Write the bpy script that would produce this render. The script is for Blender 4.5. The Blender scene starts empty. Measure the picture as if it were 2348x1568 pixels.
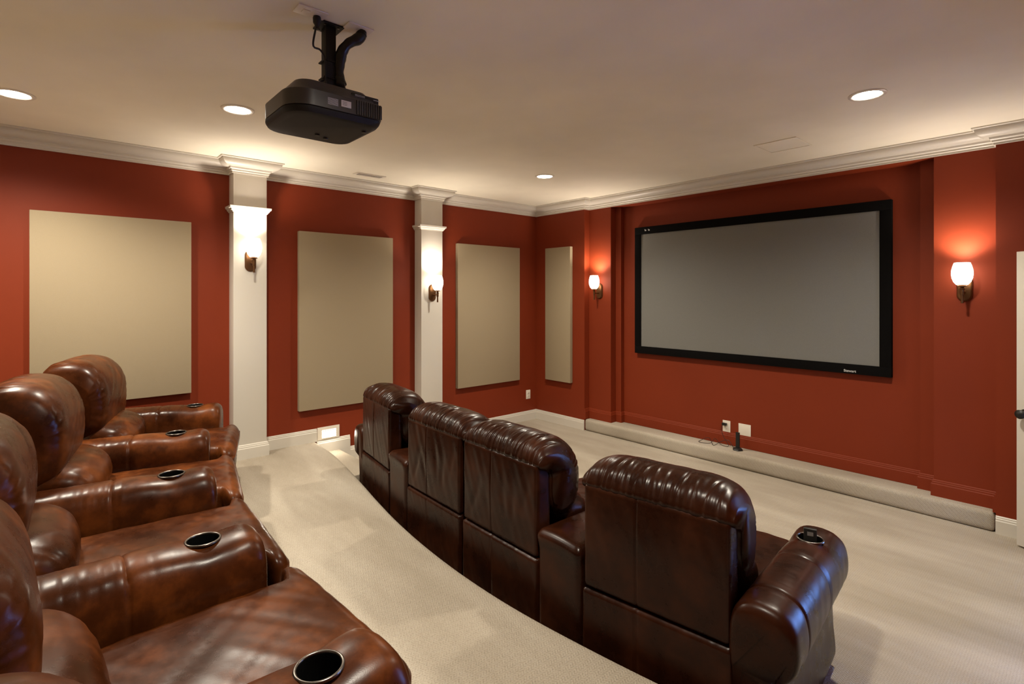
import bpy, bmesh, math, random
import numpy as np
from mathutils import Matrix, Vector
R = math.radians
S = bpy.context.scene
C = S.collection
random.seed(4)
rng = np.random.RandomState(7)

# ------------------------------------------------------------------ camera, world, exposure
FPX, HZ, YAW = 1214.5, 675.5, 48.43
cam_d = bpy.data.cameras.new('camera'); cam = bpy.data.objects.new('camera', cam_d); C.objects.link(cam)
cam.location = (5.238, -5.090, 1.70); cam.rotation_euler = (R(90), 0, R(YAW))
cam_d.sensor_width = 36; cam_d.lens = FPX * 36 / 2348; cam_d.shift_y = -(784 - HZ) / 2348; cam_d.clip_start = .02
S.camera = cam
W = bpy.data.worlds.new('world'); S.world = W; W.use_nodes = True
W.node_tree.nodes['Background'].inputs[0].default_value = (.35, .5, 1, 1)
W.node_tree.nodes['Background'].inputs[1].default_value = .6
S.view_settings.view_transform = 'Standard'; S.view_settings.look = 'None'
S.view_settings.exposure = 1.52; S.view_settings.gamma = 1; S.view_settings.use_curve_mapping = False
H = 2.892                       # ceiling height
RW, YB, RZ = 5.56, -6.35, .24   # right wall, rear wall, height of the rear seating platform
CAN_COL, CAN_W = (1, .91, .755), 72
SCN_COL, SCN_W = (1, .87, .73), 8.5
DAY_COL, DAY_W = (.13, .31, 1.0), 520

def light(name, kind, loc, energy, col, size=.05, rot=(0, 0, 0), **k):
    d = bpy.data.lights.new(name, kind); d.energy = energy; d.color = col
    if kind == 'AREA':
        d.shape = 'RECTANGLE'; d.size = k.pop('sx', 1); d.size_y = k.pop('sy', 1)
    else: d.shadow_soft_size = size
    for a, v in k.items(): setattr(d, a, v)
    o = bpy.data.objects.new(name, d); C.objects.link(o); o.location = loc; o.rotation_euler = rot
    return o
# daylight that comes through the doorway in the right wall, from the hall beyond
light('hall_daylight', 'AREA', (7.15, 1.9, 1.15), DAY_W, DAY_COL, rot=(R(90), 0, R(-32)), sx=.8, sy=1.9)

# ------------------------------------------------------------------ materials
def mat(name, col, rough=.6, metal=0, spec=.5, emis=None, estr=0, coat=0):
    m = bpy.data.materials.new(name); m.use_nodes = True
    b = m.node_tree.nodes['Principled BSDF']
    b.inputs['Base Color'].default_value = (*col, 1); b.inputs['Roughness'].default_value = rough
    b.inputs['Metallic'].default_value = metal; b.inputs['Specular IOR Level'].default_value = spec
    b.inputs['Coat Weight'].default_value = coat
    if emis: b.inputs['Emission Color'].default_value = (*emis, 1); b.inputs['Emission Strength'].default_value = estr
    return m
def nd(m, t, **k):
    n = m.node_tree.nodes.new(t)
    for a, v in k.items():
        if a in n.inputs: n.inputs[a].default_value = v
        else: setattr(n, a, v)
    return n
def lk(m, a, b): m.node_tree.links.new(a, b)
def ramp(m, fac, stops):
    r = nd(m, 'ShaderNodeValToRGB'); e = r.color_ramp.elements
    e[0].position, e[0].color = stops[0][0], (*stops[0][1], 1); e[1].position, e[1].color = stops[-1][0], (*stops[-1][1], 1)
    for p, c in stops[1:-1]: x = e.new(p); x.color = (*c, 1)
    lk(m, fac, r.inputs[0]); return r.outputs[0]
def bump(m, layers):
    b = m.node_tree.nodes['Principled BSDF']; prev = None
    for h, s, d in layers:
        n = nd(m, 'ShaderNodeBump'); n.inputs['Strength'].default_value = s; n.inputs['Distance'].default_value = d
        lk(m, h, n.inputs['Height'])
        if prev is not None: lk(m, prev, n.inputs['Normal'])
        prev = n.outputs[0]
    lk(m, prev, b.inputs['Normal'])
def paint(name, col, rough=.55, var=.06, bs=.08, spec=.5):
    m = mat(name, col, rough, spec=spec); co = nd(m, 'ShaderNodeTexCoord').outputs['Object']
    n = nd(m, 'ShaderNodeTexNoise', Scale=1.3, Detail=3.); lk(m, co, n.inputs['Vector'])
    c = ramp(m, n.outputs[0], [(.3, tuple(x * (1 - var) for x in col)), (.7, tuple(min(1, x * (1 + var)) for x in col))])
    lk(m, c, m.node_tree.nodes['Principled BSDF'].inputs['Base Color'])
    n2 = nd(m, 'ShaderNodeTexNoise', Scale=240., Detail=2.); lk(m, co, n2.inputs['Vector'])
    bump(m, [(n2.outputs[0], bs, .002)])
    return m
M = {}
M['red'] = paint('terracotta_red_paint', (.195, .0258, .0056), .6, spec=.25)
M['ceil'] = paint('ceiling_paint', (.89, .84, .70), .8)
M['white'] = paint('white_trim_paint', (.62, .58, .51), .42, .02, .03)
M['rear'] = paint('rear_wall_paint', (.72, .66, .54), .6)  # unseen rear wall, made pale to bounce light onto the ceiling
M['plastic'] = mat('ivory_plastic', (.78, .72, .62), .35)
M['black'] = mat('black_plastic', (.012, .011, .010), .42, spec=.35)
M['case'] = mat('charcoal_case', (.045, .039, .034), .38)
M['blackm'] = mat('black_powder_coat', (.010, .009, .008), .55, spec=.25)
M['velvet'] = mat('black_velvet', (.0035, .003, .003), .95, spec=.1)
M['chrome'] = mat('brushed_steel', (.17, .155, .14), .3, 1)
M['well'] = mat('cup_well_black', (.004, .004, .004), .3)
M['darkwood'] = mat('dark_wood_foot', (.035, .015, .008), .4)
M['slot'] = mat('slot_dark', (.01, .008, .006), .7)
M['label'] = mat('pale_sticker', (.62, .58, .5), .5)
M['ink'] = mat('grey_print', (.16, .15, .14), .6)
M['print'] = mat('pale_print', (.55, .55, .55), .6)
M['led'] = mat('lens_lit', (1, 1, 1), .4, emis=(1, .93, .82), estr=14)
M['step'] = mat('step_lens_lit', (1, 1, 1), .4, emis=(1, .94, .84), estr=3.2)
M['shade'] = mat('lit_opal_glass', (.9, .85, .75), .25, emis=(1, .88, .72), estr=3.0)
M['bronze'] = mat('aged_bronze', (.16, .075, .03), .38, .85)

def fabric(name, c0, c1, sc, b, extra=False, rough=.9):
    m = mat(name, c0, rough, spec=.15); co = nd(m, 'ShaderNodeTexCoord').outputs['Object']
    n = nd(m, 'ShaderNodeTexNoise', Scale=sc, Detail=4.); lk(m, co, n.inputs['Vector'])
    c = ramp(m, n.outputs[0], [(.35, c0), (.65, c1)])
    lk(m, c, m.node_tree.nodes['Principled BSDF'].inputs['Base Color'])
    n3 = nd(m, 'ShaderNodeTexNoise', Scale=sc * .9, Detail=2.); lk(m, co, n3.inputs['Vector'])
    bump(m, [(n3.outputs[0], b, .003)])
    return m
M['panel'] = fabric('beige_woven_fabric', (.31, .248, .16), (.36, .29, .192), 420, .35)
M['screen'] = fabric('grey_screen_fabric', (.165, .165, .152), (.195, .193, .18), 500, .1, rough=.8)

def carpet():
    m = mat('beige_loop_carpet', (.5, .43, .33), .95, spec=.1); T = m.node_tree
    co = nd(m, 'ShaderNodeTexCoord').outputs['Object']
    big = nd(m, 'ShaderNodeTexNoise', Scale=1.1, Detail=3., Roughness=.55); 
    mp = nd(m, 'ShaderNodeMapping'); mp.inputs['Scale'].default_value = (.6, 2.3, 1); mp.inputs['Rotation'].default_value = (0, 0, R(-14))
    lk(m, co, mp.inputs[0]); lk(m, mp.outputs[0], big.inputs['Vector'])
    c1 = ramp(m, big.outputs[0], [(.32, (.335, .288, .222)), (.5, (.41, .358, .286)), (.68, (.495, .442, .363))])
    # rows of loops in a small zigzag
    sx = nd(m, 'ShaderNodeSeparateXYZ'); lk(m, co, sx.inputs[0])
    def math_(op, a, b=None):
        n = nd(m, 'ShaderNodeMath', operation=op)
        for i, v in enumerate((a, b)):
            if v is None: continue
            if isinstance(v, (int, float)): n.inputs[i].default_value = v
            else: lk(m, v, n.inputs[i])
        return n.outputs[0]
    xx = math_('ADD', sx.outputs[0], sx.outputs[2])
    zig = math_('PINGPONG', xx, .016)
    row = math_('SINE', math_('MULTIPLY', math_('ADD', sx.outputs[1], math_('MULTIPLY', zig, .8)), 2 * math.pi / .0135))
    col = math_('SINE', math_('MULTIPLY', xx, 2 * math.pi / .0105))
    fin = nd(m, 'ShaderNodeTexNoise', Scale=190., Detail=3., Roughness=.7); lk(m, co, fin.inputs['Vector'])
    loops = math_('ADD', math_('MULTIPLY', row, .5), math_('MULTIPLY', col, .35))
    hgt = math_('ADD', loops, math_('MULTIPLY', fin.outputs[0], 2.4))
    dk = ramp(m, math_('ADD', math_('MULTIPLY', loops, .15), fin.outputs[0]), [(.2, (.70, .68, .66)), (.55, (1, 1, 1)), (.8, (1.06, 1.06, 1.06))])
    mx = nd(m, 'ShaderNodeMix', data_type='RGBA', blend_type='MULTIPLY'); mx.inputs[0].default_value = 1
    lk(m, c1, mx.inputs[6]); lk(m, dk, mx.inputs[7]); lk(m, mx.outputs[2], T.nodes['Principled BSDF'].inputs['Base Color'])
    bump(m, [(hgt, .45, .003)])
    return m
M['carpet'] = carpet()

def leather(name, dark, mid, lite, rough):
    m = mat(name, mid, rough, spec=.20); T = m.node_tree; B = T.nodes['Principled BSDF']
    co = nd(m, 'ShaderNodeTexCoord').outputs['Object']; oi = nd(m, 'ShaderNodeObjectInfo')
    ad = nd(m, 'ShaderNodeVectorMath', operation='MULTIPLY_ADD'); lk(m, oi.outputs['Location'], ad.inputs[0]); ad.inputs[1].default_value = (1.7, 2.3, 1.1); lk(m, co, ad.inputs[2])
    v = ad.outputs[0]
    n = nd(m, 'ShaderNodeTexNoise', Scale=4.2, Detail=7., Roughness=.66); lk(m, v, n.inputs['Vector'])
    c = ramp(m, n.outputs[0], [(.28, dark), (.5, mid), (.72, lite)]); lk(m, c, B.inputs['Base Color'])
    mp = nd(m, 'ShaderNodeMapping'); mp.inputs['Scale'].default_value = (1, .45, .6); lk(m, v, mp.inputs[0])
    w = nd(m, 'ShaderNodeTexNoise', Scale=11., Detail=2., Roughness=.5); lk(m, mp.outputs[0], w.inputs['Vector'])
    g = nd(m, 'ShaderNodeTexVoronoi', Scale=330.); lk(m, v, g.inputs['Vector'])
    rr = nd(m, 'ShaderNodeMapRange'); rr.inputs[1].default_value = .3; rr.inputs[2].default_value = .7; rr.inputs[3].default_value = rough - .05; rr.inputs[4].default_value = rough + .1
    lk(m, n.outputs[0], rr.inputs[0]); lk(m, rr.outputs[0], B.inputs['Roughness'])
    bump(m, [(w.outputs[0], .06, .009), (g.outputs[0], .10, .0005)])
    return m
M['lea'] = leather('brown_leather', (.0075, .0019, .0008), (.021, .0053, .0018), (.046, .0115, .0034), .27)
M['lea2'] = leather('worn_cognac_leather', (.016, .0038, .0010), (.056, .0140, .0030), (.165, .043, .0072), .28)  # rear row: same brown leather, direct light put into its lighter, more orange colour

# ------------------------------------------------------------------ object helpers
def tag(o, label=None, cat=None, group=None, kind=None):
    if label: o['label'] = label
    if cat: o['category'] = cat
    if group: o['group'] = group
    if kind: o['kind'] = kind
    return o
def link(name, me, m, parent=None, smooth=False):
    o = bpy.data.objects.new(name, me); C.objects.link(o)
    if m is not None and not me.materials: me.materials.append(m)
    if smooth: me.shade_smooth()
    if parent is not None: o.parent = parent
    return o
def empty(name, loc, rz=0, parent=None):
    o = bpy.data.objects.new(name, None); C.objects.link(o); o.location = loc; o.rotation_euler = (0, 0, rz); o.empty_display_size = .1
    if parent is not None: o.parent = parent
    return o
class MB:
    def __init__(s): s.v = []; s.f = []
    def add(s, v, f):
        k = len(s.v); s.v += [tuple(map(float, p)) for p in v]; s.f += [tuple(i + k for i in q) for q in f]; return s
    def box(s, x0, x1, y0, y1, z0, z1):
        return s.add([(x0,y0,z0),(x1,y0,z0),(x1,y1,z0),(x0,y1,z0),(x0,y0,z1),(x1,y0,z1),(x1,y1,z1),(x0,y1,z1)],
                     [(0,3,2,1),(4,5,6,7),(0,1,5,4),(1,2,6,5),(2,3,7,6),(3,0,4,7)])
    def prism(s, pts, z0, z1):
        n = len(pts); a = sum(pts[i][0]*pts[(i+1)%n][1]-pts[(i+1)%n][0]*pts[i][1] for i in range(n))
        if a < 0: pts = pts[::-1]
        return s.add([(*p, z0) for p in pts] + [(*p, z1) for p in pts],
                     [tuple(range(n))[::-1], tuple(range(n, 2*n))] + [(i, (i+1)%n, (i+1)%n+n, i+n) for i in range(n)])
    def lathe(s, prof, c=(0,0,0), n=32, axis='z', cap=True):
        v = []; f = []; m = len(prof)
        for i in range(n):
            a = 2*math.pi*i/n
            for r, z in prof:
                p = (r*math.cos(a), r*math.sin(a), z)
                if axis == 'x': p = (p[2], p[0], p[1])
                if axis == 'y': p = (p[1], p[2], p[0])
                v.append((c[0]+p[0], c[1]+p[1], c[2]+p[2]))
        for i in range(n):
            j = (i+1) % n
            for k in range(m-1): f.append((i*m+k, j*m+k, j*m+k+1, i*m+k+1))
        if cap:
            if prof[0][0] > 1e-6: f.append(tuple(i*m for i in range(n))[::-1])
            if prof[-1][0] > 1e-6: f.append(tuple(i*m+m-1 for i in range(n)))
        return s.add(v, f)
    def tube(s, pts, r, n=10):
        P = [Vector(p) for p in pts]; v = []; f = []; N = len(P)
        up = Vector((0.13, .21, 1)).normalized()
        for i, p in enumerate(P):
            t = (P[min(i+1, N-1)] - P[max(i-1, 0)]).normalized()
            a = t.cross(up); a = a if a.length > .05 else t.cross(Vector((1, 0, 0))); a.normalize(); b = t.cross(a)
            rr = r[i] if isinstance(r, (list, tuple)) else r
            for k in range(n):
                w = 2*math.pi*k/n; v.append(p + a*math.cos(w)*rr + b*math.sin(w)*rr)
        for i in range(N-1):
            for k in range(n): f.append((i*n+k, i*n+(k+1)%n, (i+1)*n+(k+1)%n, (i+1)*n+k))
        f.append(tuple(range(n))[::-1]); f.append(tuple((N-1)*n+k for k in range(n)))
        return s.add(v, f)
    def sweep(s, path, prof, z0=0, closed=False):
        """profile (out, z) carried along a plan path with mitred corners; 'out' points to the right of the path"""
        P = [np.array(p, float) for p in path]; N = len(P); m = len(prof); v = []
        for i in range(N):
            d0 = P[i]-P[i-1] if (i > 0 or closed) else P[1]-P[0]; d1 = P[(i+1)%N]-P[i] if (i < N-1 or closed) else P[i]-P[i-1]
            d0 = d0/np.linalg.norm(d0); d1 = d1/np.linalg.norm(d1)
            n0 = np.array([d0[1], -d0[0]]); n1 = np.array([d1[1], -d1[0]]); b = n0+n1; b = b/max(1e-6, (b@n0))
            for e, z in prof: v.append((*(P[i]+b*e), z0+z))
        f = []
        for i in range(N if closed else N-1):
            j = (i+1) % N
            for k in range(m): f.append((i*m+k, i*m+(k+1)%m, j*m+(k+1)%m, j*m+k))
        if not closed: f.append(tuple(range(m))[::-1]); f.append(tuple((N-1)*m+k for k in range(m)))
        return s.add(v, f)
    def mesh(s, name, bev=0, seg=2):
        me = bpy.data.meshes.new(name); me.from_pydata(s.v, [], s.f)
        bm = bmesh.new(); bm.from_mesh(me)
        bmesh.ops.recalc_face_normals(bm, faces=bm.faces)
        if bev:
            es = [e for e in bm.edges if len(e.link_faces) == 2 and e.calc_face_angle(0) > .6]
            bmesh.ops.bevel(bm, geom=es, offset=bev, segments=seg, profile=.6, affect='EDGES', clamp_overlap=True)
        bm.to_mesh(me); bm.free(); me.update(); return me
    def obj(s, name, m, parent=None, bev=0, seg=2, smooth=False, ang=42):
        me = s.mesh(name, bev, seg); o = link(name, me, m, parent)
        if smooth or bev: me.shade_smooth(); me.set_sharp_from_angle(angle=R(ang if not bev else 50))
        return o
def st(o, label=None): return tag(o, label, kind='structure')

def noise1(x, seed, k=6):
    r = np.random.RandomState(seed); out = 0
    for i in range(k): out = out + math.pow(.8, i)*np.sin(x*(3+i*4.7+r.rand()*3)+r.rand()*6.28)
    return out/2.2
def soft_box(h, r, n, fn=None):
    """finely gridded rounded box, half sizes h, edge radius r, n=(nx,ny,nz) cells; fn deforms the (N,3) array"""
    h = np.array(h, float); V = {}; vs = []; fs = []
    def gid(i, j, k):
        key = (i, j, k)
        if key not in V: V[key] = len(vs); vs.append((i/n[0]*2-1, j/n[1]*2-1, k/n[2]*2-1))
        return V[key]
    for a in range(3):
        b, c = (a+1) % 3, (a+2) % 3
        for side in (0, n[a]):
            for i in range(n[b]):
                for j in range(n[c]):
                    q = []
                    for di, dj in ((0,0),(1,0),(1,1),(0,1)):
                        t = [0, 0, 0]; t[a] = side; t[b] = i+di; t[c] = j+dj; q.append(gid(*t))
                    fs.append(tuple(q) if side else tuple(q[::-1]))
    p = np.array(vs); rr = np.minimum(r, h*.98)
    # crowd the grid towards the edges so the rounding is well sampled
    q = np.sign(p)*(np.abs(p)**.8)*h
    q = np.where(np.abs(p) > .999, np.sign(p)*h, q)
    inner = np.clip(q, -(h-rr), h-rr); d = (q-inner)/rr; L = np.linalg.norm(d, axis=1, keepdims=True); L[L < 1e-6] = 1
    v = inner + d/L*rr
    if fn is not None: v = fn(v, p)
    return v, fs
def npmesh(name, v, f):
    me = bpy.data.meshes.new(name); me.from_pydata([tuple(x) for x in v.tolist()], [], f); me.update(); me.shade_smooth(); return me
def loft(sec, xs, fn):
    """closed section sec (m,2)->(y,z) copied along xs; fn(i,x,sec)->(m,3)"""
    m = len(sec); v = np.concatenate([fn(x) for x in xs]); f = []
    for i in range(len(xs)-1):
        for k in range(m): f.append((i*m+k, (i+1)*m+k, (i+1)*m+(k+1)%m, i*m+(k+1)%m))
    f.append(tuple(range(m))); f.append(tuple((len(xs)-1)*m+k for k in range(m))[::-1])
    return v, f
def spline(pts, n, closed=True):
    """Catmull-Rom through pts resampled at n equal arc steps"""
    P = np.array(pts, float); N = len(P); out = []
    for i in range(N if closed else N-1):
        p0, p1, p2, p3 = (P[(i-1) % N] if closed or i else P[0]), P[i], P[(i+1) % N], (P[(i+2) % N] if closed or i+2 < N else P[-1])
        for t in np.linspace(0, 1, 16, endpoint=False):
            out.append(.5*((2*p1)+(-p0+p2)*t+(2*p0-5*p1+4*p2-p3)*t*t+(-p0+3*p1-3*p2+p3)*t**3))
    if not closed: out.append(P[-1])
    out = np.array(out); Q = np.vstack([out, out[:1]]) if closed else out
    d = np.r_[0, np.cumsum(np.linalg.norm(np.diff(Q, axis=0), axis=1))]
    s = np.linspace(0, d[-1], n, endpoint=not closed)
    return np.stack([np.interp(s, d, Q[:, k]) for k in range(P.shape[1])], 1)

# ------------------------------------------------------------------ the room
front_plan = [(-.2, 0), (.869, 0), (.869, .092), (1.209, .092), (1.209, .191), (1.288, .191), (1.288, .253), (4.23, .253), (4.23, .191),
              (4.334, .191), (4.334, .092), (4.701, .092), (4.701, 0), (5.76, 0), (5.76, .5), (-.2, .5)]
mb = MB().prism(front_plan, 0, H); mb.box(1.205, 4.338, .092, .26, 2.766, H)
st(mb.obj('wall_front', M['red']), 'terracotta red wall with a stepped recess behind the screen')
st(MB().box(-.2, 0, YB-.2, 0, 0, H).obj('wall_left', M['red']), 'terracotta red wall with beige panels')
DY0, DY1, DH = -1.35, -.585, 2.03
mb = MB().box(RW, RW+.14, YB-.2, DY0, 0, H).box(RW, RW+.14, DY1, 0, 0, H).box(RW, RW+.14, DY0, DY1, DH, H)
st(mb.obj('wall_right', M['red']), 'terracotta red wall with the doorway')
st(MB().box(0, RW, YB-.2, YB, 0, H).obj('wall_rear', M['rear']))
st(MB().box(-.2, RW+.14, YB-.2, .5, H, H+.1).obj('ceiling', M['ceil']), 'cream painted ceiling')
st(MB().box(-.2, RW+.14, YB-.2, .26, -.1, 0).obj('floor', M['carpet']), 'beige carpet on the lower floor by the screen')
# hall beyond the doorway
st(MB().box(RW+.14, 8.3, -2.2, 2.9, -.1, 0).box(RW+.14, 8.3, -2.2, 2.9, 2.5, 2.6).box(8.2, 8.3, -2.2, 2.9, 0, 2.5)
   .box(RW+.14, 8.2, -2.3, -2.2, 0, 2.5).box(RW+.2, 8.2, 2.8, 2.9, 0, 2.5).box(RW+.1, RW+.2, .5, 2.9, 0, 2.5).obj('wall_hall', M['white']))
# the raised rear platform with a bowed front edge
edge = spline([(0,-3.05),(.43,-3.073),(.7,-3.108),(1.0,-3.155),(1.4,-3.225),(1.8,-3.3),(2.2,-3.365),(2.6,-3.41),(3.0,-3.432),(3.4,-3.425),
               (3.8,-3.385),(4.2,-3.325),(4.6,-3.25),(5.0,-3.17),(RW,-3.09)], 90, closed=False)
prof = [(0, 0), (0, RZ-.035), (-.006, RZ-.014), (-.02, RZ-.002), (-.04, RZ)]
v = []; f = []; m_ = len(prof)+1
for i, p in enumerate(edge):
    a, b = edge[max(i-1, 0)], edge[min(i+1, len(edge)-1)]; t = (b-a)/np.linalg.norm(b-a); nn = np.array([-t[1], t[0]])
    for e, z in prof: v.append((p[0]+(nn[0]*e if 0 < i < len(edge)-1 else 0), p[1]+nn[1]*e, z))
    v.append((p[0], YB, RZ))
for i in range(len(edge)-1):
    for k in range(m_-1): f.append((i*m_+k, (i+1)*m_+k, (i+1)*m_+k+1, i*m_+k+1))
st(MB().add(v, f).obj('floor', M['carpet'], smooth=True), 'raised beige carpeted platform with a bowed front edge')
st(MB().box(.002, .86, -3.07, -2.81, 0, .12).obj('floor', M['carpet'], bev=.015), 'low carpeted step beside the left wall')
st(MB().box(.871, 4.699, -.004, .256, 0, .143).obj('floor', M['carpet'], bev=.038, seg=4), 'low carpeted ledge under the screen')

cove = [(.038+.067*math.sin(t)**1.0, -.070+.052*(1-math.cos(t))) for t in np.linspace(0, math.pi/2, 7)]
crown_prof = [(-.004, -.123), (.012, -.123), (.012, -.109), (.020, -.103), (.020, -.092), (.031, -.084), (.034, -.070)] + cove + \
             [(.105, -.013), (.113, -.012), (.120, -.008), (.120, .004), (-.004, .004)]
c1 = [(0, -3.835), (.14, -3.835), (.14, -3.558), (0, -3.558)]
c2 = [(0, -1.922), (.14, -1.922), (.14, -1.639), (0, -1.639)]
crown_path = [(0, YB)] + c1 + c2 + [(0, 0), (.869, 0), (.869, .092), (4.701, .092), (4.701, 0), (RW, 0), (RW, YB)]
st(MB().sweep(crown_path, crown_prof, H, closed=True).obj('trim_1', M['white'], smooth=True, ang=20), 'white crown moulding round the ceiling')
base_prof = [(0, 0), (.017, 0), (.017, .092), (.013, .098), (.013, .108), (.009, .113), (.009, .121), (.004, .127), (0, .127)]
base2 = [(0, 0), (.017, 0), (.017, .212), (.013, .218), (.013, .228), (.009, .233), (.009, .241), (.004, .247), (0, .247)]
st(MB().sweep([(0, YB), c1[0], c1[1], c1[2], c1[3], (0, -3.046)], base_prof, RZ).obj('baseboard_left', M['white'], smooth=True, ang=20))
st(MB().sweep([(0, -3.046), (0, -2.70)], base2, 0).obj('baseboard_left', M['white'], smooth=True, ang=20))
st(MB().sweep([(0, -2.70)] + c2 + [(0, 0), (.869, 0)], base_prof, 0).obj('baseboard_left', M['white'], smooth=True, ang=20))
st(MB().sweep([(4.701, 0), (RW, 0), (RW, DY1+.06)], base_prof, 0).obj('baseboard_right', M['white'], smooth=True, ang=20))
st(MB().sweep([(RW, DY0-.06), (RW, -3.0)], base_prof, 0).obj('baseboard_right', M['white'], smooth=True, ang=20))
st(MB().sweep([(.869, 0), (.869, .092), (1.209, .092), (1.209, .191), (1.288, .191), (1.288, .253), (4.23, .253), (4.23, .191),
               (4.334, .191), (4.334, .092), (4.701, .092), (4.701, 0)], base_prof, .143).obj('baseboard_front', M['red'], smooth=True, ang=20), 'baseboard painted red behind the carpeted ledge')
# pilasters
col_prof = [(0, 0), (.006, 0), (.010, .010), (.018, .016), (.022, .028), (.032, .034), (.034, .052), (0, .056)]
for k, (c, z0) in enumerate(((c1, RZ), (c2, 0))):
    mb = MB().box(-.01, .14, c[0][1], c[2][1], z0, H-.01)
    o = st(mb.obj('trim_2' if k == 0 else 'trim_3', M['white'], bev=.003), 'white square pilaster on the left wall, ' + ('nearer the rear seats' if k == 0 else 'nearer the screen'))
    MB().sweep([c[0], c[1], c[2], c[3]], col_prof, 2.43).obj('collar', M['white'], o, smooth=True, ang=20)
# door casing and the open door leaf
mb = MB()
for y0, y1, z0, z1 in ((DY0-.06, DY0, 0, DH+.06), (DY1, DY1+.06, 0, DH+.06), (DY0, DY1, DH, DH+.06)): mb.box(RW-.016, RW, y0, y1, z0, z1)
st(mb.obj('trim_4', M['white'], bev=.004), 'white casing round the doorway')
dv = np.array([.874, -.486]); ang = math.atan2(dv[1], dv[0])
door = empty('door_1', (4.822, -.163, 0), ang); st(door, 'white door standing open at the right edge')
door_l = .80
MB().box(0, door_l, 0, .036, .012, 1.99).obj('leaf', M['white'], door, bev=.003)
for z0, z1 in ((.22, .82), (1.02, 1.85)):
    for x0, x1 in ((.11, .37), (.44, .70)):
        MB().box(x0, x1, -.006, .002, z0, z1).obj('raised_panel', M['white'], door, bev=.005)
kn = MB().lathe([(.0, -.001), (.032, -.001), (.032, -.006), (.011, -.010), (.011, -.030), (.022, -.034), (.029, -.044), (.030, -.056), (.022, -.066), (0, -.070)], (.055, 0, .905), 28, 'y').obj('door_knob', M['black'], door, smooth=True)
kn['label'] = 'black door knob'

# ------------------------------------------------------------------ wall panels
def wall_panel(face, a0, a1, z0, z1, label):
    t = .05
    if face == 'left': mb = MB().box(.0005, t, a0, a1, z0, z1)
    else: mb = MB().box(a0, a1, -t, -.0005, z0, z1)
    return tag(mb.obj('acoustic_panel', M['panel'], bev=.004), label, 'wall panel', 'beige fabric wall panels')
wall_panel('left', -5.16, -4.139, .864, 2.317, 'short beige fabric panel on the left wall, behind the rear row of recliners')
wall_panel('left', -3.234, -2.225, .5694, 2.317, 'tall beige fabric panel between the two white pilasters')
wall_panel('left', -1.356, -.349, .5694, 2.317, 'tall beige fabric panel between the far white pilaster and the room corner')
wall_panel('front', .225, .671, .5694, 2.317, 'narrow beige fabric panel on the screen wall beside the corner')

# ------------------------------------------------------------------ projection screen
scr = empty('projection_screen', (2.757, .253, 1.007)); tag(scr, 'large grey projection screen in a wide black frame', 'projection screen')
hw, hh, bz = 1.277, 1.489, .085
mb = MB()
yf, yb = -.053, -.001
for x0, x1, z0, z1 in ((-hw, hw, 0, bz), (-hw, hw, hh-bz, hh), (-hw, -hw+bz, bz, hh-bz), (hw-bz, hw, bz, hh-bz)): mb.box(x0, x1, yf, yb, z0, z1)
fr = mb.obj('frame', M['velvet'], scr, bev=.004)
MB().box(-hw+bz-.002, hw-bz+.002, yf+.012, yf+.02, bz-.002, hh-bz+.002).obj('screen_surface', M['screen'], scr)
def text_mesh(s, size, ext=.0004):
    cu = bpy.data.curves.new('t', 'FONT'); cu.body = s; cu.size = size; cu.extrude = ext; cu.align_x = 'CENTER'; cu.offset = .0006
    o = bpy.data.objects.new('t', cu); C.objects.link(o); dg = bpy.context.evaluated_depsgraph_get(); dg.update()
    me = bpy.data.meshes.new_from_object(o.evaluated_get(dg)); bpy.data.objects.remove(o); return me
lg = link('maker_lettering', text_mesh('Stewart', .030), M['print'], fr); lg.location = (3.731-2.757, yf-.0006, .016); lg.rotation_euler = (R(90), 0, 0); lg['label'] = 'pale lettering'
for x in (-1.125, -1.078):
    MB().box(x-.010, x+.010, yf-.001, yf+.001, hh-.05, hh-.036).box(x-.014, x-.004, yf-.001, yf+.001, hh-.036, hh-.030).obj('pale_mark', M['print'], fr)

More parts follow.
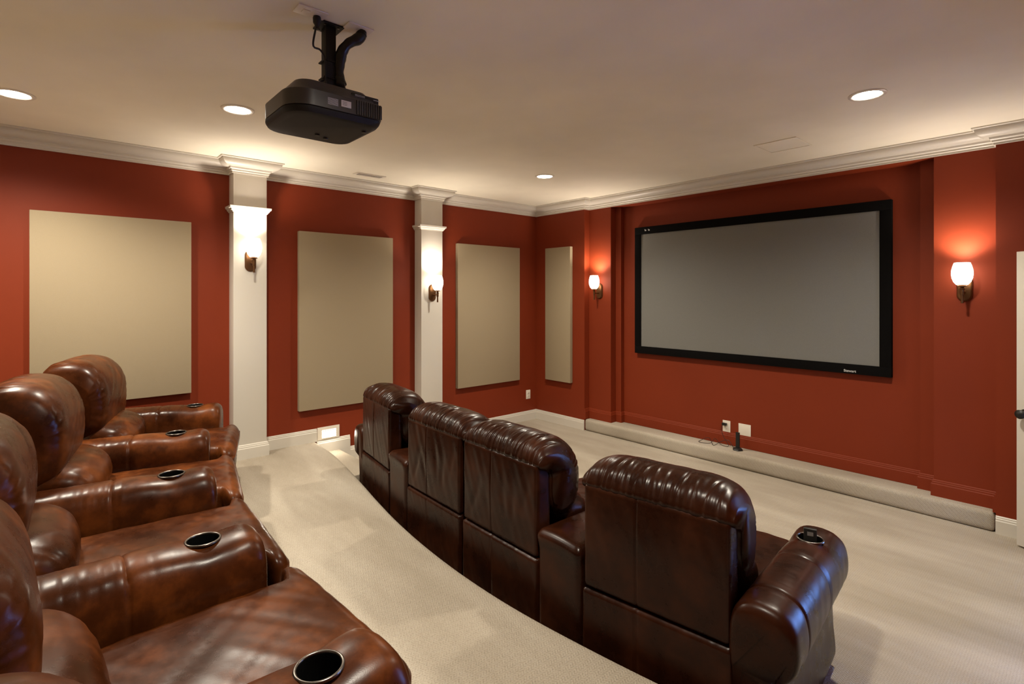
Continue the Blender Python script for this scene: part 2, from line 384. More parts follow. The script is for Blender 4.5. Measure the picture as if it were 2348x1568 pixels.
# ------------------------------------------------------------------ sconces
def sconce(loc, rz, label, wall_dz=0):
    r = empty('wall_sconce', loc, rz); tag(r, label, 'wall lamp', 'bronze wall sconces with lit white shades')
    # local: wall plane at y=0, lamp stands out to -y; loc z is the bottom of the shade
    oval = [(.047*math.cos(a), -.028 + .047*math.sin(a) + (.048 if math.sin(a) >= 0 else -.048)) for a in np.linspace(0, 2*math.pi, 40, endpoint=False)]
    v = []; n = len(oval)
    for sc, y in ((1.0, 0), (1.0, -.008), (.90, -.014), (.86, -.014), (.80, -.022)):
        v += [(x*sc, y, (z+.028)*(sc*.5+.5 if sc < 1 else 1)-.028) for x, z in oval]
    f = [(k*n+i, k*n+(i+1) % n, (k+1)*n+(i+1) % n, (k+1)*n+i) for k in range(4) for i in range(n)] + [tuple(range(n))[::-1], tuple(4*n+i for i in range(n))]
    MB().add(v, f).obj('back_plate', M['bronze'], r, smooth=True)
    Y = -.11
    MB().tube([(0, -.018, -.05), (0, -.05, -.052), (0, Y, -.052)], .007).obj('arm', M['bronze'], r, smooth=True)
    MB().lathe([(0, -.135), (.0085, -.135), (.0085, -.075), (.0125, -.072), (.0125, -.035), (.0165, -.032), (.0165, -.026), (.011, -.024), (.011, -.016),
                (.028, -.012), (.030, -.008), (.026, -.005), (.026, .002), (0, .002)], (0, Y, 0), 24).obj('stem', M['bronze'], r, smooth=True)
    sh = MB().lathe([(.020, .0005), (.034, .001), (.050, .022), (.060, .050), (.064, .080), (.062, .110), (.055, .140), (.047, .163), (.044, .164), (.051, .139), (.058, .110), (.060, .080),
                (.056, .050), (.046, .024), (.030, .006), (.020, .004)], (0, Y, 0), 40, cap=False).obj('lamp_shade', M['shade'], r, smooth=True)
    sh['label'] = 'lit white glass shade'
    MB().lathe([(0, .004), (.012, .006), (.013, .05), (.024, .075), (.027, .095), (.020, .115), (0, .122)], (0, Y, 0), 20).obj('bulb', M['led'], r, smooth=True)
    w = Matrix.Translation(loc) @ Matrix.Rotation(rz, 4, 'Z') @ Vector((0, Y, .175))
    light('sconce_glow', 'SPOT', w, SCN_W, SCN_COL, .04, rot=(R(180), 0, 0), spot_size=R(150), spot_blend=.85)
    w2 = Matrix.Translation(loc) @ Matrix.Rotation(rz, 4, 'Z') @ Vector((0, Y-.075, .075))
    return r
sconce((.14, -3.697, 2.03), R(90), 'lit bronze sconce on the white pilaster nearer the rear seats')
sconce((.14, -1.780, 1.750), R(90), 'lit bronze sconce on the white pilaster nearer the screen')
sconce((1.040, .092, 1.772), 0, 'lit bronze sconce on the red wall left of the screen')
sconce((4.519, .092, 1.772), 0, 'lit bronze sconce on the red wall right of the screen')

# ------------------------------------------------------------------ ceiling fittings
def can(x, y, label, real=True):
    r = empty('recessed_light', (x, y, H)); tag(r, label, 'ceiling light', 'round recessed ceiling lights')
    MB().lathe([(.074, -.0005), (.098, -.0005), (.098, -.004), (.090, -.008), (.078, -.007), (.074, -.003)], n=48, cap=False).obj('trim_ring', M['plastic'], r, smooth=True)
    MB().lathe([(0, -.0042), (.072, -.0042), (.0745, -.0005), (0, -.0005)], n=48).obj('lens', M['led'], r, smooth=True)
    light('can_light', 'SPOT', (x, y, H-.03), CAN_W, CAN_COL, .07, spot_size=R(152), spot_blend=.85)
can(.925, -5.215, 'leftmost lit recessed light, at the left edge of the ceiling')
can(1.515, -4.148, 'lit recessed light on the ceiling just left of the projector')
can(1.468, -1.306, 'lit recessed light above the far room corner')
can(4.281, -1.412, 'lit recessed light above the right end of the screen')
can(4.281, -4.148, 'lit recessed light on the ceiling nearest the camera')

vent = empty('ceiling_vent', (.339, -2.645, H)); tag(vent, 'small slotted air vent in the ceiling between the pilasters', 'air vent')
MB().box(-.055, .055, -.155, .155, -.006, -.0003).obj('frame', M['plastic'], vent, bev=.003)
MB().box(-.030, .030, -.125, .125, -.0075, -.0058).obj('dark_slot', M['slot'], vent)
mb = MB()
for i in range(17): mb.box(-.028, .028, -.118+i*.0146, -.113+i*.0146, -.010, -.0074)
mb.obj('slats', M['plastic'], vent)
grl = empty('ceiling_speaker', (3.512, -.678, H)); tag(grl, 'square flush speaker grille in the ceiling above the screen', 'speaker')
mb = MB()
for a, b, c, d in ((-.16, .16, -.163, -.150), (-.16, .16, .150, .163), (-.16, -.147, -.15, .15), (.147, .16, -.15, .15)): mb.box(a, b, c, d, -.007, -.0003)
mb.obj('frame', M['ceil'], grl, bev=.002)
MB().box(-.143, .143, -.146, .146, -.0045, -.0003).obj('grille', M['ceil'], grl)

def outlet(name, loc, rot, sx, sz, label, cat, recept=2, group=None):
    r = empty(name, loc); r.rotation_euler = rot; tag(r, label, cat, group)
    MB().box(-sx/2, sx/2, -.006, -.0003, -sz/2, sz/2).obj('cover_plate', M['plastic'], r, bev=.0025)
    for k in range(recept):
        z = (k-(recept-1)/2)*.04
        rc = MB().box(-.017, .017, -.0085, -.0055, z-.014, z+.014).obj('socket', M['plastic'], r, bev=.001)
        MB().box(-.0075, -.0055, -.0092, -.0084, z-.003, z+.006).box(.0055, .0075, -.0092, -.0084, z-.003, z+.006).box(-.002, .002, -.0092, -.0084, z-.010, z-.006).obj('slots', M['slot'], rc)
    return r
outlet('wall_outlet', (2.590, .253, .330), (0, 0, 0), .082, .117, 'ivory wall outlet under the screen with a black plug in it', 'wall outlet')
outlet('blank_wall_plate', (2.780, .253, .326), (0, 0, 0), .125, .117, 'wide blank ivory wall plate under the screen', 'wall plate', 0)
outlet('wall_outlet', (0, -.153, .347), (0, 0, R(90)), .078, .12, 'ivory wall outlet low on the left wall beside the corner', 'wall outlet')
outlet('ceiling_outlet', (3.006, -4.243, H), (R(90), 0, R(90)), .125, .078, 'ivory outlet plate on the ceiling with the projector plug in it', 'ceiling outlet', 0)
co_ = bpy.data.objects['ceiling_outlet']
for x in (-.022, .022):
    MB().box(x-.014, x+.014, -.0085, -.0055, -.016, .016).obj('socket', M['plastic'], co_, bev=.001)
outlet('ceiling_cable_plate', (3.000, -4.031, H), (R(90), 0, R(90)), .118, .088, 'ivory plate on the ceiling where the black cable sleeve enters', 'ceiling plate', 0)

# step light above the mid-height baseboard
sl = empty('step_light', (0, -2.927, .305)); tag(sl, 'lit louvred step light low on the left wall above the baseboard', 'step light')
MB().box(.0003, .012, -.113, .113, -.058, .067).obj('cover_plate', M['plastic'], sl, bev=.002)
MB().box(.011, .0135, -.068, .075, -.042, .035).obj('lens', M['step'], sl)
mb = MB()
for i in range(5): z = -.036+i*.0168; mb.add([(.013, -.068, z), (.013, .075, z), (.021, .075, z-.006), (.021, -.068, z-.006), (.013, -.068, z+.002), (.013, .075, z+.002), (.021, .075, z-.004), (.021, -.068, z-.004)],
    [(0,1,2,3),(7,6,5,4),(0,4,5,1),(2,6,7,3),(1,5,6,2),(3,7,4,0)])
mb.obj('louvres', M['plastic'], sl)
light('step_glow', 'AREA', (.03, -2.927, .30), .55, (1, .9, .74), rot=(0, R(-55), 0), sx=.07, sy=.13)

# ------------------------------------------------------------------ projector
pj = empty('ceiling_projector', (2.93, -4.135, 2.428)); tag(pj, 'black video projector hanging upside down from a black ceiling post', 'projector')
def plan(x0, x1, y0, y1, rn, rf, n=7):
    out = []
    for cx, cy, r, a0 in ((x1-rf, y1-rf, rf, 0), (x0+rf, y1-rf, rf, 90), (x0+rn, y0+rn, rn, 180), (x1-rn, y0+rn, rn, 270)):
        for k in range(n): a = R(a0+90*k/(n-1)); out.append((cx+r*math.cos(a), cy+r*math.sin(a)))
    return out
def stack(rings):
    n = len(rings[0][0]); v = []; f = []
    for pl, z in rings: v += [(x, y, (z(x, y) if callable(z) else z)) for x, y in pl]
    for k in range(len(rings)-1):
        for i in range(n): f.append((k*n+i, k*n+(i+1) % n, (k+1)*n+(i+1) % n, (k+1)*n+i))
    f += [tuple(range(n))[::-1], tuple((len(rings)-1)*n+i for i in range(n))]
    return MB().add(v, f)
X0, X1_, Y0, Y1 = -.205, .190, -.232, .168
stack([(plan(X0+.03, X1_-.02, Y0+.03, Y1-.03, .08, .05), 0.0), (plan(X0+.008, X1_-.005, Y0+.008, Y1-.010, .095, .06), .006), (plan(X0, X1_, Y0, Y1, .10, .055), .020),
       (plan(X0, X1_, Y0, Y1, .10, .04), .030), (plan(X0+.003, X1_-.003, Y0+.003, Y1-.003, .10, .03), .032)]).obj('lower_case', M['blackm'], pj, smooth=True)
stack([(plan(X0+.003, X1_-.003, Y0+.003, Y1-.003, .10, .03), .033), (plan(X0, X1_, Y0, Y1, .10, .03), .035), (plan(X0, X1_, Y0, Y1, .10, .03), .098), (plan(X0+.006, X1_-.006, Y0+.006, Y1-.006, .095, .03), .104),
       (plan(X0+.05, X1_-.012, Y0+.02, Y1-.02, .08, .03), .108), (plan(X0+.09, X1_-.04, Y0+.05, Y1-.06, .06, .03), .150), (plan(X0+.11, X1_-.06, Y0+.07, Y1-.08, .05, .02), .153)]).obj('upper_case', M['case'], pj, smooth=True)
mb = MB()
for i in range(11): mb.box(X1_-.001, X1_+.006, Y1-.125+i*.0105, Y1-.119+i*.0105, .036, .097)
mb.obj('vent_ribs', M['case'], pj)
MB().box(X1_-.002, X1_+.0006, Y1-.128, Y1-.008, .038, .096).obj('vent_grille', M['slot'], pj)
MB().box(X1_-.001, X1_+.0012, -.025, .018, .055, .082).obj('sticker', M['label'], pj)
mb = MB()
for z in (.062, .068, .074): mb.box(X1_+.0011, X1_+.0016, -.02, .0, z, z+.0018)
mb.obj('printed_lines', M['ink'], pj)
mb = MB()
for i in range(7): mb.box(X1_-.0005, X1_+.0006, -.082, -.038, .052+i*.0042, .0538+i*.0042)
mb.obj('rating_print', M['print'], pj)
MB().box(X1_-.10, X1_-.02, .03, Y1-.012, .104, .135).obj('terminal_block', M['black'], pj, bev=.006)
for i in range(4): MB().box(X1_-.0205, X1_-.0192, .045, .090, .112+i*.005, .1138+i*.005).obj('printed_line', M['print'], pj)
MB().box(X1_-.0205, X1_-.0192, .13, .16, .122, .1245).obj('printed_line', M['print'], pj)
for x, y in ((-.08, -.02), (-.11, .03), (.10, .12)): MB().lathe([(0, -.006), (.010, -.006), (.012, .004), (0, .004)], (x, y, 0), 16).obj('foot', M['black'], pj, smooth=True)
pz = H-2.428
MB().box(-.027, .027, -.023, .023, .150, pz-.006).obj('post', M['blackm'], pj, bev=.004)
MB().box(-.05, .05, -.052, .052, pz-.008, pz-.0005).obj('ceiling_flange', M['blackm'], pj, bev=.002)
MB().box(-.065, .055, -.05, .09, .148, .162).obj('bracket', M['blackm'], pj, bev=.004)
for x, y in ((-.035, .03), (.035, .03), (-.035, -.03), (.035, -.03)):
    b = MB().lathe([(0, 0), (.005, 0), (.005, -.004), (0, -.005)], (x, y, pz-.008), 12).obj('bolt', M['chrome'], pj)
for z in (.225, .30): MB().box(-.031, .031, -.034, .026, z, z+.005).obj('cable_tie', M['blackm'], pj)
# cords
pts = spline([(3.0, -4.215, H-.012), (2.998, -4.22, H-.06), (2.985, -4.225, H-.13), (2.975, -4.19, H-.135), (2.962, -4.165, H-.17), (2.962, -4.163, H-.30), (2.962, -4.165, 2.64), (2.95, -4.2, 2.61), (2.945, -4.23, 2.585)], 60, closed=False)
pc = empty('power_cord', (3.0, -4.215, H)); tag(pc, 'thin black projector power cord plugged into the ceiling outlet', 'power cord')
o = MB().tube([(p[0]-3.0, p[1]+4.215, p[2]-H) for p in pts], .0042, 8).obj('cord', M['black'], pc, smooth=True)
MB().lathe([(0, -.009), (.015, -.009), (.017, -.016), (.016, -.036), (.010, -.045), (.008, -.062), (0, -.063)], (0, 0, 0), 20).obj('plug', M['black'], pc, smooth=True)
pts = spline([(3.0, -4.02, H-.007), (3.002, -4.015, H-.022), (3.0, -4.03, H-.045), (2.985, -4.07, H-.075), (2.965, -4.092, H-.12), (2.955, -4.098, H-.20), (2.962, -4.092, H-.26), (2.958, -4.098, 2.66), (2.955, -4.085, 2.62), (2.96, -4.07, 2.602)], 70, closed=False)
rad = [(.023 + .0022*math.sin(i*.27) + .0007*math.sin(i*.9)) * (1 if i < 55 else 1-.015*(i-55)) for i in range(70)]
tag(MB().tube(pts, rad, 14).obj('cable_sleeve', M['black'], smooth=True), 'thick black cable sleeve bound to the back of the projector post', 'cable sleeve')

# ------------------------------------------------------------------ small things on the ledge
wa = empty('wireless_antenna', (2.768, .125, .143)); tag(wa, 'small black upright wireless unit standing on the carpeted ledge', 'wireless unit')
MB().lathe([(0, 0), (.050, 0), (.052, .006), (.040, .018), (.030, .024), (0, .026)], (0, 0, 0), 6).obj('base', M['black'], wa, smooth=True)
MB().box(-.019, .019, -.008, .008, .02, .178).obj('mast', M['black'], wa, bev=.004)
pts = spline([(2.586, .222, .351), (2.57, .19, .335), (2.572, .18, .29), (2.60, .17, .23), (2.635, .17, .185), (2.655, .16, .15), (2.61, .15, .147), (2.56, .16, .16), (2.51, .16, .20), (2.475, .13, .152), (2.40, .09, .148), (2.36, .10, .150), (2.355, .15, .152), (2.43, .18, .19),
              (2.50, .12, .150), (2.53, .09, .148), (2.54, .12, .152), (2.59, .17, .19), (2.645, .18, .205), (2.69, .16, .17), (2.716, .14, .152)], 130, closed=False)
tc = empty('adapter_cord', (2.588, .245, .351)); tag(tc, 'tangled thin black cord and plug lying by the outlet on the ledge', 'power cord')
MB().tube([(p[0]-2.588, p[1]-.245, p[2]-.351) for p in pts], .0024, 7).obj('cord', M['black'], tc, smooth=True)
MB().box(-.036, .012, -.030, -.0015, -.013, .014).obj('plug', M['black'], tc, bev=.006)

# ------------------------------------------------------------------ recliners
def gauss(x, c, s): return np.exp(-((x-c)/s)**2)
def pillow_mesh(w, top, front, seed, pleat=1.0):
    """head and back pillow: rear seam at z .88, over the top, down the front; w half width"""
    s = top-1.0
    sec = spline([(.010, .868), (.006, .905+s*.5), (.035, .965+s), (.10, .998+s), (.175, 1.0+s), (.25, .975+s), (.308, .915+s*.9), (front-.005, .835+s*.7), (front, .74+s*.3), (front-.012, .655), (front-.05, .60), (.23, .575), (.14, .60), (.10, .70), (.09, .82), (.04, .85)], 84)
    t = np.arange(84)/84.; cen = np.array([.17, .80])
    lin = np.linspace(-1, 1, 181); xs = (lin*.6+.4*np.sin(lin*math.pi/2))*w*.985
    rs = np.random.RandomState(seed*7+1)
    pl = [(xk+rs.uniform(-.012, .012), rs.uniform(-.35, .35), rs.uniform(.003, .0095), rs.uniform(.0045, .010), rs.uniform(.03, .17)) for xk in np.linspace(-w*.93, w*.93, 19)]
    tk = [(.79, -.25, .006), (.825, -.05, .009), (.86, .12, .010), (.895, .28, .009), (.93, .45, .006), (.70, .3, .005), (.66, .1, .005)]
    wt_pl = gauss(sec[:, 0], .02, .10)*(sec[:, 1] > .86)      # pleats near the rear seam and over the crown
    def fn(x):
        u = abs(x)/w; sc = (max(0, 1-u**7))**(1/3.2); sc2 = .45+.55*sc
        q = cen+(sec-cen)*np.array([.30+.70*sc, 1])[None]; 
        back = (sec[:, 0] < .12)[:, None]
        q = np.where(back, sec*[1, 1]+0*sec, q)
        z = q[:, 1].copy(); an = np.interp(sec[:, 0], [.05, .25], [.884, .80]); hi = z > an; z[hi] = an[hi]+(z[hi]-an[hi])*(.34+.66*(max(0, 1-u**6))**.55); lo = ~hi; kk = np.interp(sec[:, 0], [.05, .25], [1, .55+.45*sc]); z[lo] = an[lo]+(z[lo]-an[lo])*kk[lo]
        q = np.stack([q[:, 0], z], 1)
        nrm = sec-cen; nrm = nrm/np.linalg.norm(nrm, axis=1, keepdims=True)
        amp = np.zeros(len(sec))
        dk = .38 if seed == 14 else .8
        for xk, sl, dp, wd, ln in pl:      # gathered pleats running over the crown from the rear seam
            amp -= dk*dp*gauss(x-xk-sl*sec[:, 0], 0, wd)*np.exp(-np.maximum(sec[:, 0]-ln, 0)/.035)*(sec[:, 1] > .86)
        amp += .003*wt_pl*noise1(np.array(x*11.), seed, 5)
        for s_ in (-1, 1):                 # creases fanning from the lower front corners
            for zk, sl, dp in tk: amp -= dp*gauss(sec[:, 1]-zk-(w-x*s_)*sl, 0, .0075)*gauss(x*s_/w, .98, .20)*(sec[:, 0] > .16)
        amp = amp+.0016*noise1(np.array(x*5+sec[:, 1]*6), seed+5, 3)
        amp = amp-.012*gauss(u, .97, .05)
        q = q+nrm*amp[:, None]
        return np.stack([np.full(len(q), x), q[:, 0], q[:, 1]], 1)
    v, f = loft(sec, xs, fn); return npmesh('pillow', v, f)
def lumbar_mesh(w, seed):
    sec = spline([(.16, .46), (.16, .60), (.22, .665), (.32, .672), (.41, .64), (.465, .575), (.47, .50), (.42, .455), (.30, .445)], 48); cen = np.array([.30, .55])
    xs = np.sin(np.linspace(-math.pi/2, math.pi/2, 61))*w
    def fn(x):
        u = abs(x)/w; sc = .25+.75*(max(0, 1-u**4))**.5; q = cen+(sec-cen)*sc
        a = -.006*gauss(np.abs(u-.80)-.0, .0, .03)*gauss(sec[:, 1], .62, .03)+.0018*noise1(np.array(x*6+sec[:, 0]*8), seed, 3)
        nrm = (sec-cen)/np.linalg.norm(sec-cen, axis=1, keepdims=True); q = q+nrm*a[:, None]
        return np.stack([np.full(len(q), x), q[:, 0], q[:, 1]], 1)
    v, f = loft(sec, xs, fn); return npmesh('lumbar', v, f)
def seat_mesh(w, wf, seed):
    """T shaped chaise cushion from the lumbar to beyond the arms"""
    def fn(v, p):
        y = v[:, 1]; k = np.clip((y-.37)/.03, 0, 1)           # local y measured from the cushion centre
        v[:, 0] *= 1+(wf/w-1)*k
        top = (p[:, 2] > .3); u = np.abs(v[:, 0])/w
        v[:, 2] += top*(.018*np.cos(np.clip(v[:, 0]/w, -1, 1)*1.45)*np.cos(np.clip(y/.47, -1, 1)*1.3) + .0016*noise1(v[:, 0]*6+y*5, seed, 3)+.0016*noise1(y*6-v[:, 0]*4, seed+3, 3))
        v[:, 2] -= .03*np.clip((y-.40)/.08, 0, 1)**2*top
        return v
    v, f = soft_box((w, .47, .075), .055, (44, 64, 12), fn); v = v+[0, .575, .385]; return npmesh('seat', v, f)
def arm_mesh(kind, seed, w=.125, L=.90):
    """rolled arm along y; kind 0 symmetric, +1 rolls outward to +x, -1 to -x"""
    top = .62
    if kind == 0:
        sec = [(-w+.012, .04), (-w+.010, .20), (-w+.008, .34), (-w-.004, .38), (-w-.006, .48), (-w+.008, .555), (-w+.045, .603), (0, top), (w-.045, .603), (w-.008, .555), (w+.006, .48), (w+.004, .38), (w-.008, .34), (w-.010, .20), (w-.012, .04), (0, .04)]
    else:
        w = .108
        sec = [(-w+.010, .04), (-w+.006, .2), (-w, .36), (-w-.002, .48), (-w+.010, .56), (-w+.048, .608), (.005, top), (w-.038, .606), (w+.002, .562), (w+.016, .485), (w+.006, .415), (w-.030, .375), (w-.050, .362), (w-.046, .20), (w-.040, .04), (0, .04)]
        if kind < 0: sec = [(-x, z) for x, z in sec][::-1]
    sec = spline(sec, 96); e = np.array([0, .006, .014, .026, .042, .06, .09])
    ys = np.r_[e-.0, np.linspace(.10, L-.10, 96), L-e[::-1]]
    def fn(y):
        q = sec.copy()
        dR, dF = y, L-y; r = .055; hi = np.clip((q[:, 1]-.33)/.05, 0, 1)
        for d, rr in ((dR, .042), (dF, .060)):
            if d < rr:
                k = 1-math.sqrt(max(0, 1-((rr-d)/rr)**2)); q[:, 0] *= 1-.20*k*hi; q[:, 1] -= k*rr*.9*np.clip((q[:, 1]-.50)/.12, 0, 1)
        # base is set back from the roll at the front
        yy = np.full(len(q), y); yy = np.where(dF < .10, y-.035*(1-hi)*(1-dF/.10), yy); yy = np.where(dR < .10, yy+(.022 if kind == 0 else .034)*(1-hi)*(1-dR/.10), yy)
        topw = np.clip((q[:, 1]-.5)/.1, 0, 1)
        dz = -.013*math.exp(-((y-.72)/.085)**2)*topw
        seam = -.007*(math.exp(-((y-.50)/.006)**2)+math.exp(-((y-.50-.016)/.004)**2)*.6+math.exp(-((y-.16)/.006)**2))
        rip = (.0010 if kind == 0 else .0002)*noise1(np.array(y*30.), seed, 6)*(1/(1+math.exp((y-.56)/.05)))
        nrm = np.stack([q[:, 0], q[:, 1]-.45], 1); nrm /= np.maximum(1e-6, np.linalg.norm(nrm, axis=1, keepdims=True))
        a = (seam*(q[:, 1] > .35)+rip*topw)+.0008*noise1(np.array(y*6+q[:, 0]*10), seed+2, 3)
        q = q+nrm*a[:, None]; q[:, 1] += dz; 
        return np.stack([q[:, 0], yy, q[:, 1]], 1)
    v, f = loft(sec, ys, fn); me = npmesh('arm', v, f)
    # bore the cup well through the top
    a = bpy.data.objects.new('a', me); C.objects.link(a)
    cm = MB().lathe([(.050, -.10), (.050, .10)], (0, .72, .60), 48).mesh('c'); c = bpy.data.objects.new('c', cm); C.objects.link(c)
    md = a.modifiers.new('b', 'BOOLEAN'); md.operation = 'DIFFERENCE'; md.object = c; md.solver = 'EXACT'
    dg = bpy.context.evaluated_depsgraph_get(); dg.update(); me2 = bpy.data.meshes.new_from_object(a.evaluated_get(dg))
    bpy.data.objects.remove(a); bpy.data.objects.remove(c); me2.shade_smooth(); me2.set_sharp_from_angle(angle=R(60)); return me2
def slab(hx, hy, hz, c, r, n, fn=None, name='slab'):
    v, f = soft_box((hx, hy, hz), r, n, fn); return npmesh(name, v+np.array(c), f)
def back_mesh(w, zt, seams, seed):
    z0, z1 = .432, zt; hz = (z1-z0)/2
    def fn(v, p):
        rear = p[:, 1] < -.5; x, z = v[:, 0], v[:, 2]
        d = np.zeros(len(v))
        for s in seams: d += .006*gauss(x, s, .0035)
        d -= .006*np.cos(x/w*1.5)*np.cos(z/hz*1.5)
        d += (.0006 if seed == 14 else .0012)*noise1(x*7+z*3, seed, 3)
        if seed in (12, 13):
            for xk, sl, zc, dp in ((-.16, .45, -.05, .010), (-.10, -.3, -.06, .008), (.06, -.12, .02, .008), (.13, .1, -.02, .008), (.21, .3, .06, .006)):
                d += .6*dp*gauss(x-xk-sl*z, 0, .024)*gauss(z, zc, .09)
        v[:, 1] += np.where(rear, d, 0); return v
    return slab(w, .05, hz, (0, .056, (z0+z1)/2), .016, (170, 6, 30), fn, 'back')
def base_mesh(w, seams, seed):
    def fn(v, p):
        rear = p[:, 1] < -.9; d = sum(.005*gauss(v[:, 0], s, .004) for s in seams)
        v[:, 1] += np.where(rear, d+.001*noise1(v[:, 0]*13+v[:, 2]*6, seed, 4), 0); return v
    return slab(w, .40, .19, (0, .402, .235), .012, (80, 20, 14), fn, 'base')
def foot_mesh(w):
    def fn(v, p):
        fr = p[:, 1] > .3; v[:, 1] += fr*(.020*np.cos(v[:, 2]/.13*1.4)+.0025*noise1(v[:, 0]*9+v[:, 2]*11, 3, 4)); return v
    return slab(w, .045, .125, (0, .955, .215), .035, (40, 10, 20), fn, 'foot')
CACHE = {}
def cached(key, fn):
    if key not in CACHE: CACHE[key] = fn()
    return CACHE[key]
CUP = lambda: MB().lathe([(.0485, -.06), (.0485, -.002), (.049, .001), (.052, .0028), (.0545, .0022), (.0565, .0003), (.0565, -.004), (.054, -.004)], (0, 0, 0), 48, cap=False).mesh('cup')
def recliner(name_label, loc, th, row, w, top, lea, seams, arms, seed, wedge=None, setback=0):
    """th: facing angle in degrees from +y towards +x. arms: list of (kind, world xy of arm centre at back or None, angle)"""
    r = empty('leather_recliner', loc, R(-th)); tag(r, name_label, 'recliner', row)
    P = lambda n, me, lab=None: link(n, me, lea, r)
    hw = w/2
    P('base', cached(('base', round(hw, 3), tuple(seams)), lambda: base_mesh(hw, seams, seed)))
    P('back_panel', cached(('back', round(hw, 3), tuple(seams)), lambda: back_mesh(hw-.006, .885 + (top-1.0)*.5, seams, seed)))
    P('head_pillow', cached(('pil', seed, round(hw, 3)), lambda: pillow_mesh(hw+.012, top, .345, seed)))
    P('lumbar_cushion', cached(('lum', seed % 2, round(hw, 3)), lambda: lumbar_mesh(hw-.01, seed % 2)))
    wf = .398 if loc[2] > .1 else hw-.012
    P('seat_cushion', cached(('seat', seed % 2, round(hw, 3)), lambda: seat_mesh(hw-.004, wf, seed % 2)))
    P('footrest', cached(('foot', wf), lambda: foot_mesh(wf-.012)))
    inv = (Matrix.Translation(loc) @ Matrix.Rotation(R(-th), 4, 'Z')).inverted()
    for ch in r.children:
        if ch.name.startswith(('seat_cushion', 'footrest')): ch.location.y = setback
    for kind, (ax, ay), ath, sd in arms:
        a = link('armrest', cached(('arm', kind, sd), lambda: arm_mesh(kind, sd)), lea, r)
        a.matrix_local = inv @ Matrix.Translation((ax, ay, loc[2])) @ Matrix.Rotation(R(-ath), 4, 'Z')
        cp = link('cup_ring', cached('cup', CUP), M['chrome'], a); cp.location = (0, .72, .612); cp.data.shade_smooth(); cp['label'] = 'steel cup holder ring'
        cp.data.set_sharp_from_angle(angle=R(50))
        wl = link('cup_well', cached('well', lambda: MB().lathe([(.0478, -.004), (.0478, -.0835), (0, -.084)], (0, 0, 0), 40, cap=False).mesh('well')), M['well'], a); wl.location = (0, .72, .612)
        for y in (.06, .80):
            lg_ = MB().box(-.05, .05, y, y+.05, .0, .045).obj('foot', M['darkwood'], a)
    if wedge is not None:
        v, f = wedge; me = npmesh('wedge', v, f); o = link('wedge_armrest', me, lea, r); o.matrix_local = inv
    return r
def frame_pt(loc, th, x, y): c, s = math.cos(R(th)), math.sin(R(th)); return (loc[0]+x*c+y*s, loc[1]-x*s+y*c)
def wedge_between(la, ta, wa_, lb, tb, wb_, L=.88, top=.585):
    g = .006
    a0, a1 = frame_pt(la, ta, wa_/2+g, 0), frame_pt(la, ta, wa_/2+g, L); b0, b1 = frame_pt(lb, tb, -wb_/2-g, 0), frame_pt(lb, tb, -wb_/2-g, L)
    def fn(v, p):
        # normalised box -> quadrilateral plan
        s, t = (v[:, 0]+.15)/.30, (v[:, 1]+.44)/.88
        out = np.zeros_like(v)
        for k in range(2): out[:, k] = (1-s)*(1-t)*a0[k]+s*(1-t)*b0[k]+s*t*b1[k]+(1-s)*t*a1[k]
        z = v[:, 2]; out[:, 2] = z+.31
        hi = np.clip((out[:, 2]-.50)/.02, 0, 1); bulge = gauss(out[:, 2], .545, .035)*.010
        cx, cy = out[:, 0].mean(), out[:, 1].mean()
        edge_ = np.maximum(np.abs(v[:, 0])/.15, np.abs(v[:, 1])/.44)
        d = np.stack([v[:, 0]/.15*(np.abs(v[:, 0])/.15 > .85), v[:, 1]/.44*(np.abs(v[:, 1])/.44 > .9)], 1)
        out[:, 0] += d[:, 0]*bulge*0.4; out[:, 1] += d[:, 1]*bulge
        out[:, 2] += (p[:, 2] > .5)*.012*np.cos(np.clip(v[:, 0]/.15, -1, 1)*1.4)
        return out
    return soft_box((.15, .44, .275), .035, (24, 60, 40), fn)

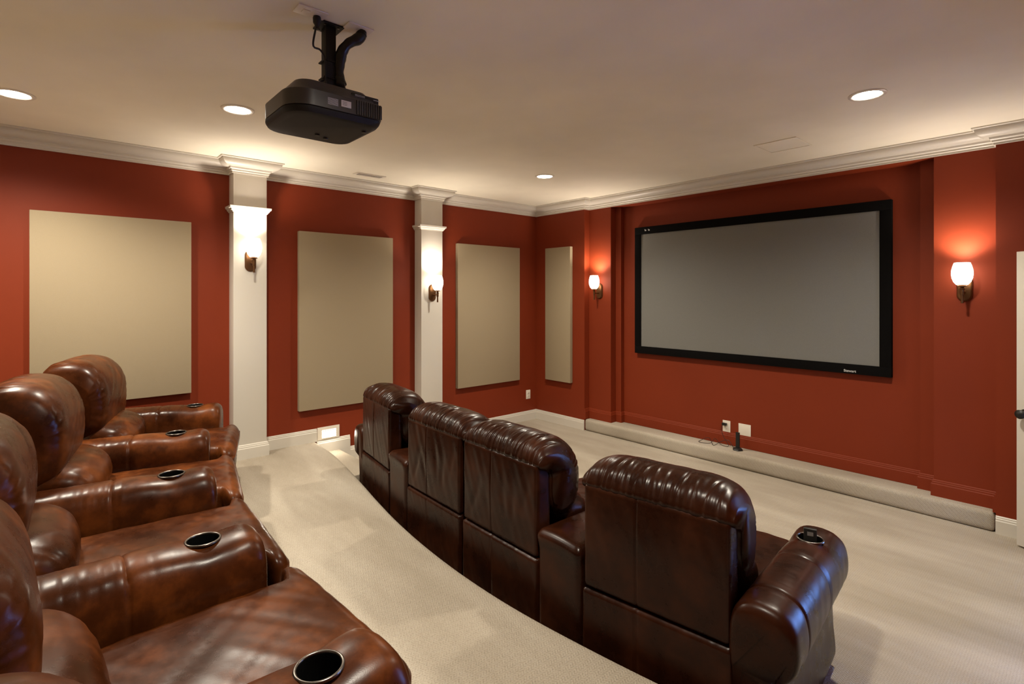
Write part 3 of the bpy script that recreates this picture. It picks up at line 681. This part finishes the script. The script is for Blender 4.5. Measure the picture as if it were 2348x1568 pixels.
# front row, on the lower floor with its backs against the platform
A = ((1.50, -3.187, 0), 8.2, .612); Bc = ((2.444, -3.287, 0), 2.4, .630); Cc = ((3.105, -3.312, 0), 1.6, .622); D = ((4.025, -3.288, 0), -7.4, .635)
g1 = 'recliners in the front row'
la = frame_pt(*A[:2], -.306-.105, 0); ra = (4.432, -3.235)
recliner('brown leather recliner at the far left end of the front row', A[0], A[1], g1, A[2], .985, M['lea'], [-.02], [(-1, la, A[1]+1, 3)], 11, wedge_between(*A, *Bc))
recliner('brown leather recliner second from the left in the front row, right of a wedge arm', Bc[0], Bc[1], g1, Bc[2], .985, M['lea'], [-.06], [], 12)
recliner('brown leather recliner third from the left in the front row, beside the large wedge armrest', Cc[0], Cc[1], g1, Cc[2], .985, M['lea'], [-.05], [], 13, wedge_between(*Cc, *D))
recliner('brown leather recliner at the right end of the front row, a remote in its armrest', D[0], D[1], g1, D[2], .985, M['lea'], [-.06], [(1, ra, -6.5, 4)], 14)
cw = frame_pt((ra[0], ra[1], 0), -6.5, 0, .72)
rm = empty('remote_control', (cw[0], cw[1], .530), R(20)); tag(rm, 'black remote control standing in the cup holder of the front row end armrest', 'remote control')
MB().box(-.026, .026, -.010, .010, .0, .125).obj('body', M['black'], rm, bev=.004)
MB().box(-.012, .012, -.0112, -.0095, .095, .112).obj('button_pad', M['ink'], rm)

# rear row, on the platform
cups = [((.573, -4.211), 19.5), ((1.428, -4.473), 13.6), ((2.290, -4.632), 6.7), ((3.153, -4.673), -.2), ((4.041, -4.617), -6.5), ((4.898, -4.470), -13)]
g2 = 'recliners in the rear row'
labs = ['worn cognac leather recliner at the far end of the rear row, nearest the left wall', 'worn leather recliner second from the far end of the rear row',
        'worn leather recliner in the middle of the rear row', 'worn cognac leather recliner with the most seat in view, beside the largest cup holder',
        'leather recliner nearest the camera, only its pillow top and seat corner in view']
ths = [16.8, 10.5, 2.8, -3.2, -9.7]
for i in range(5):
    (p, ta), (q, tb) = cups[i], cups[i+1]; th = ths[i]
    mx, my = (p[0]+q[0])/2, (p[1]+q[1])/2
    sb = (0, .025, .075, .07, .035)[i]
    loc = (mx-(.73+sb)*math.sin(R(th)), my-(.73+sb)*math.cos(R(th)), RZ)
    arms = []
    for (cx, cy), t in ([cups[0]] if i == 0 else []) + [cups[i+1]]:
        arms.append((0, (cx-.72*math.sin(R(t)), cy-.72*math.cos(R(t))), t, 5 if i % 2 else 6))
    recliner(labs[i], loc, th, g2, .615, (1.055, 1.055, 1.045, 1.02, 1.01)[i], M['lea2'], [0.0], arms, 21+i, setback=sb)
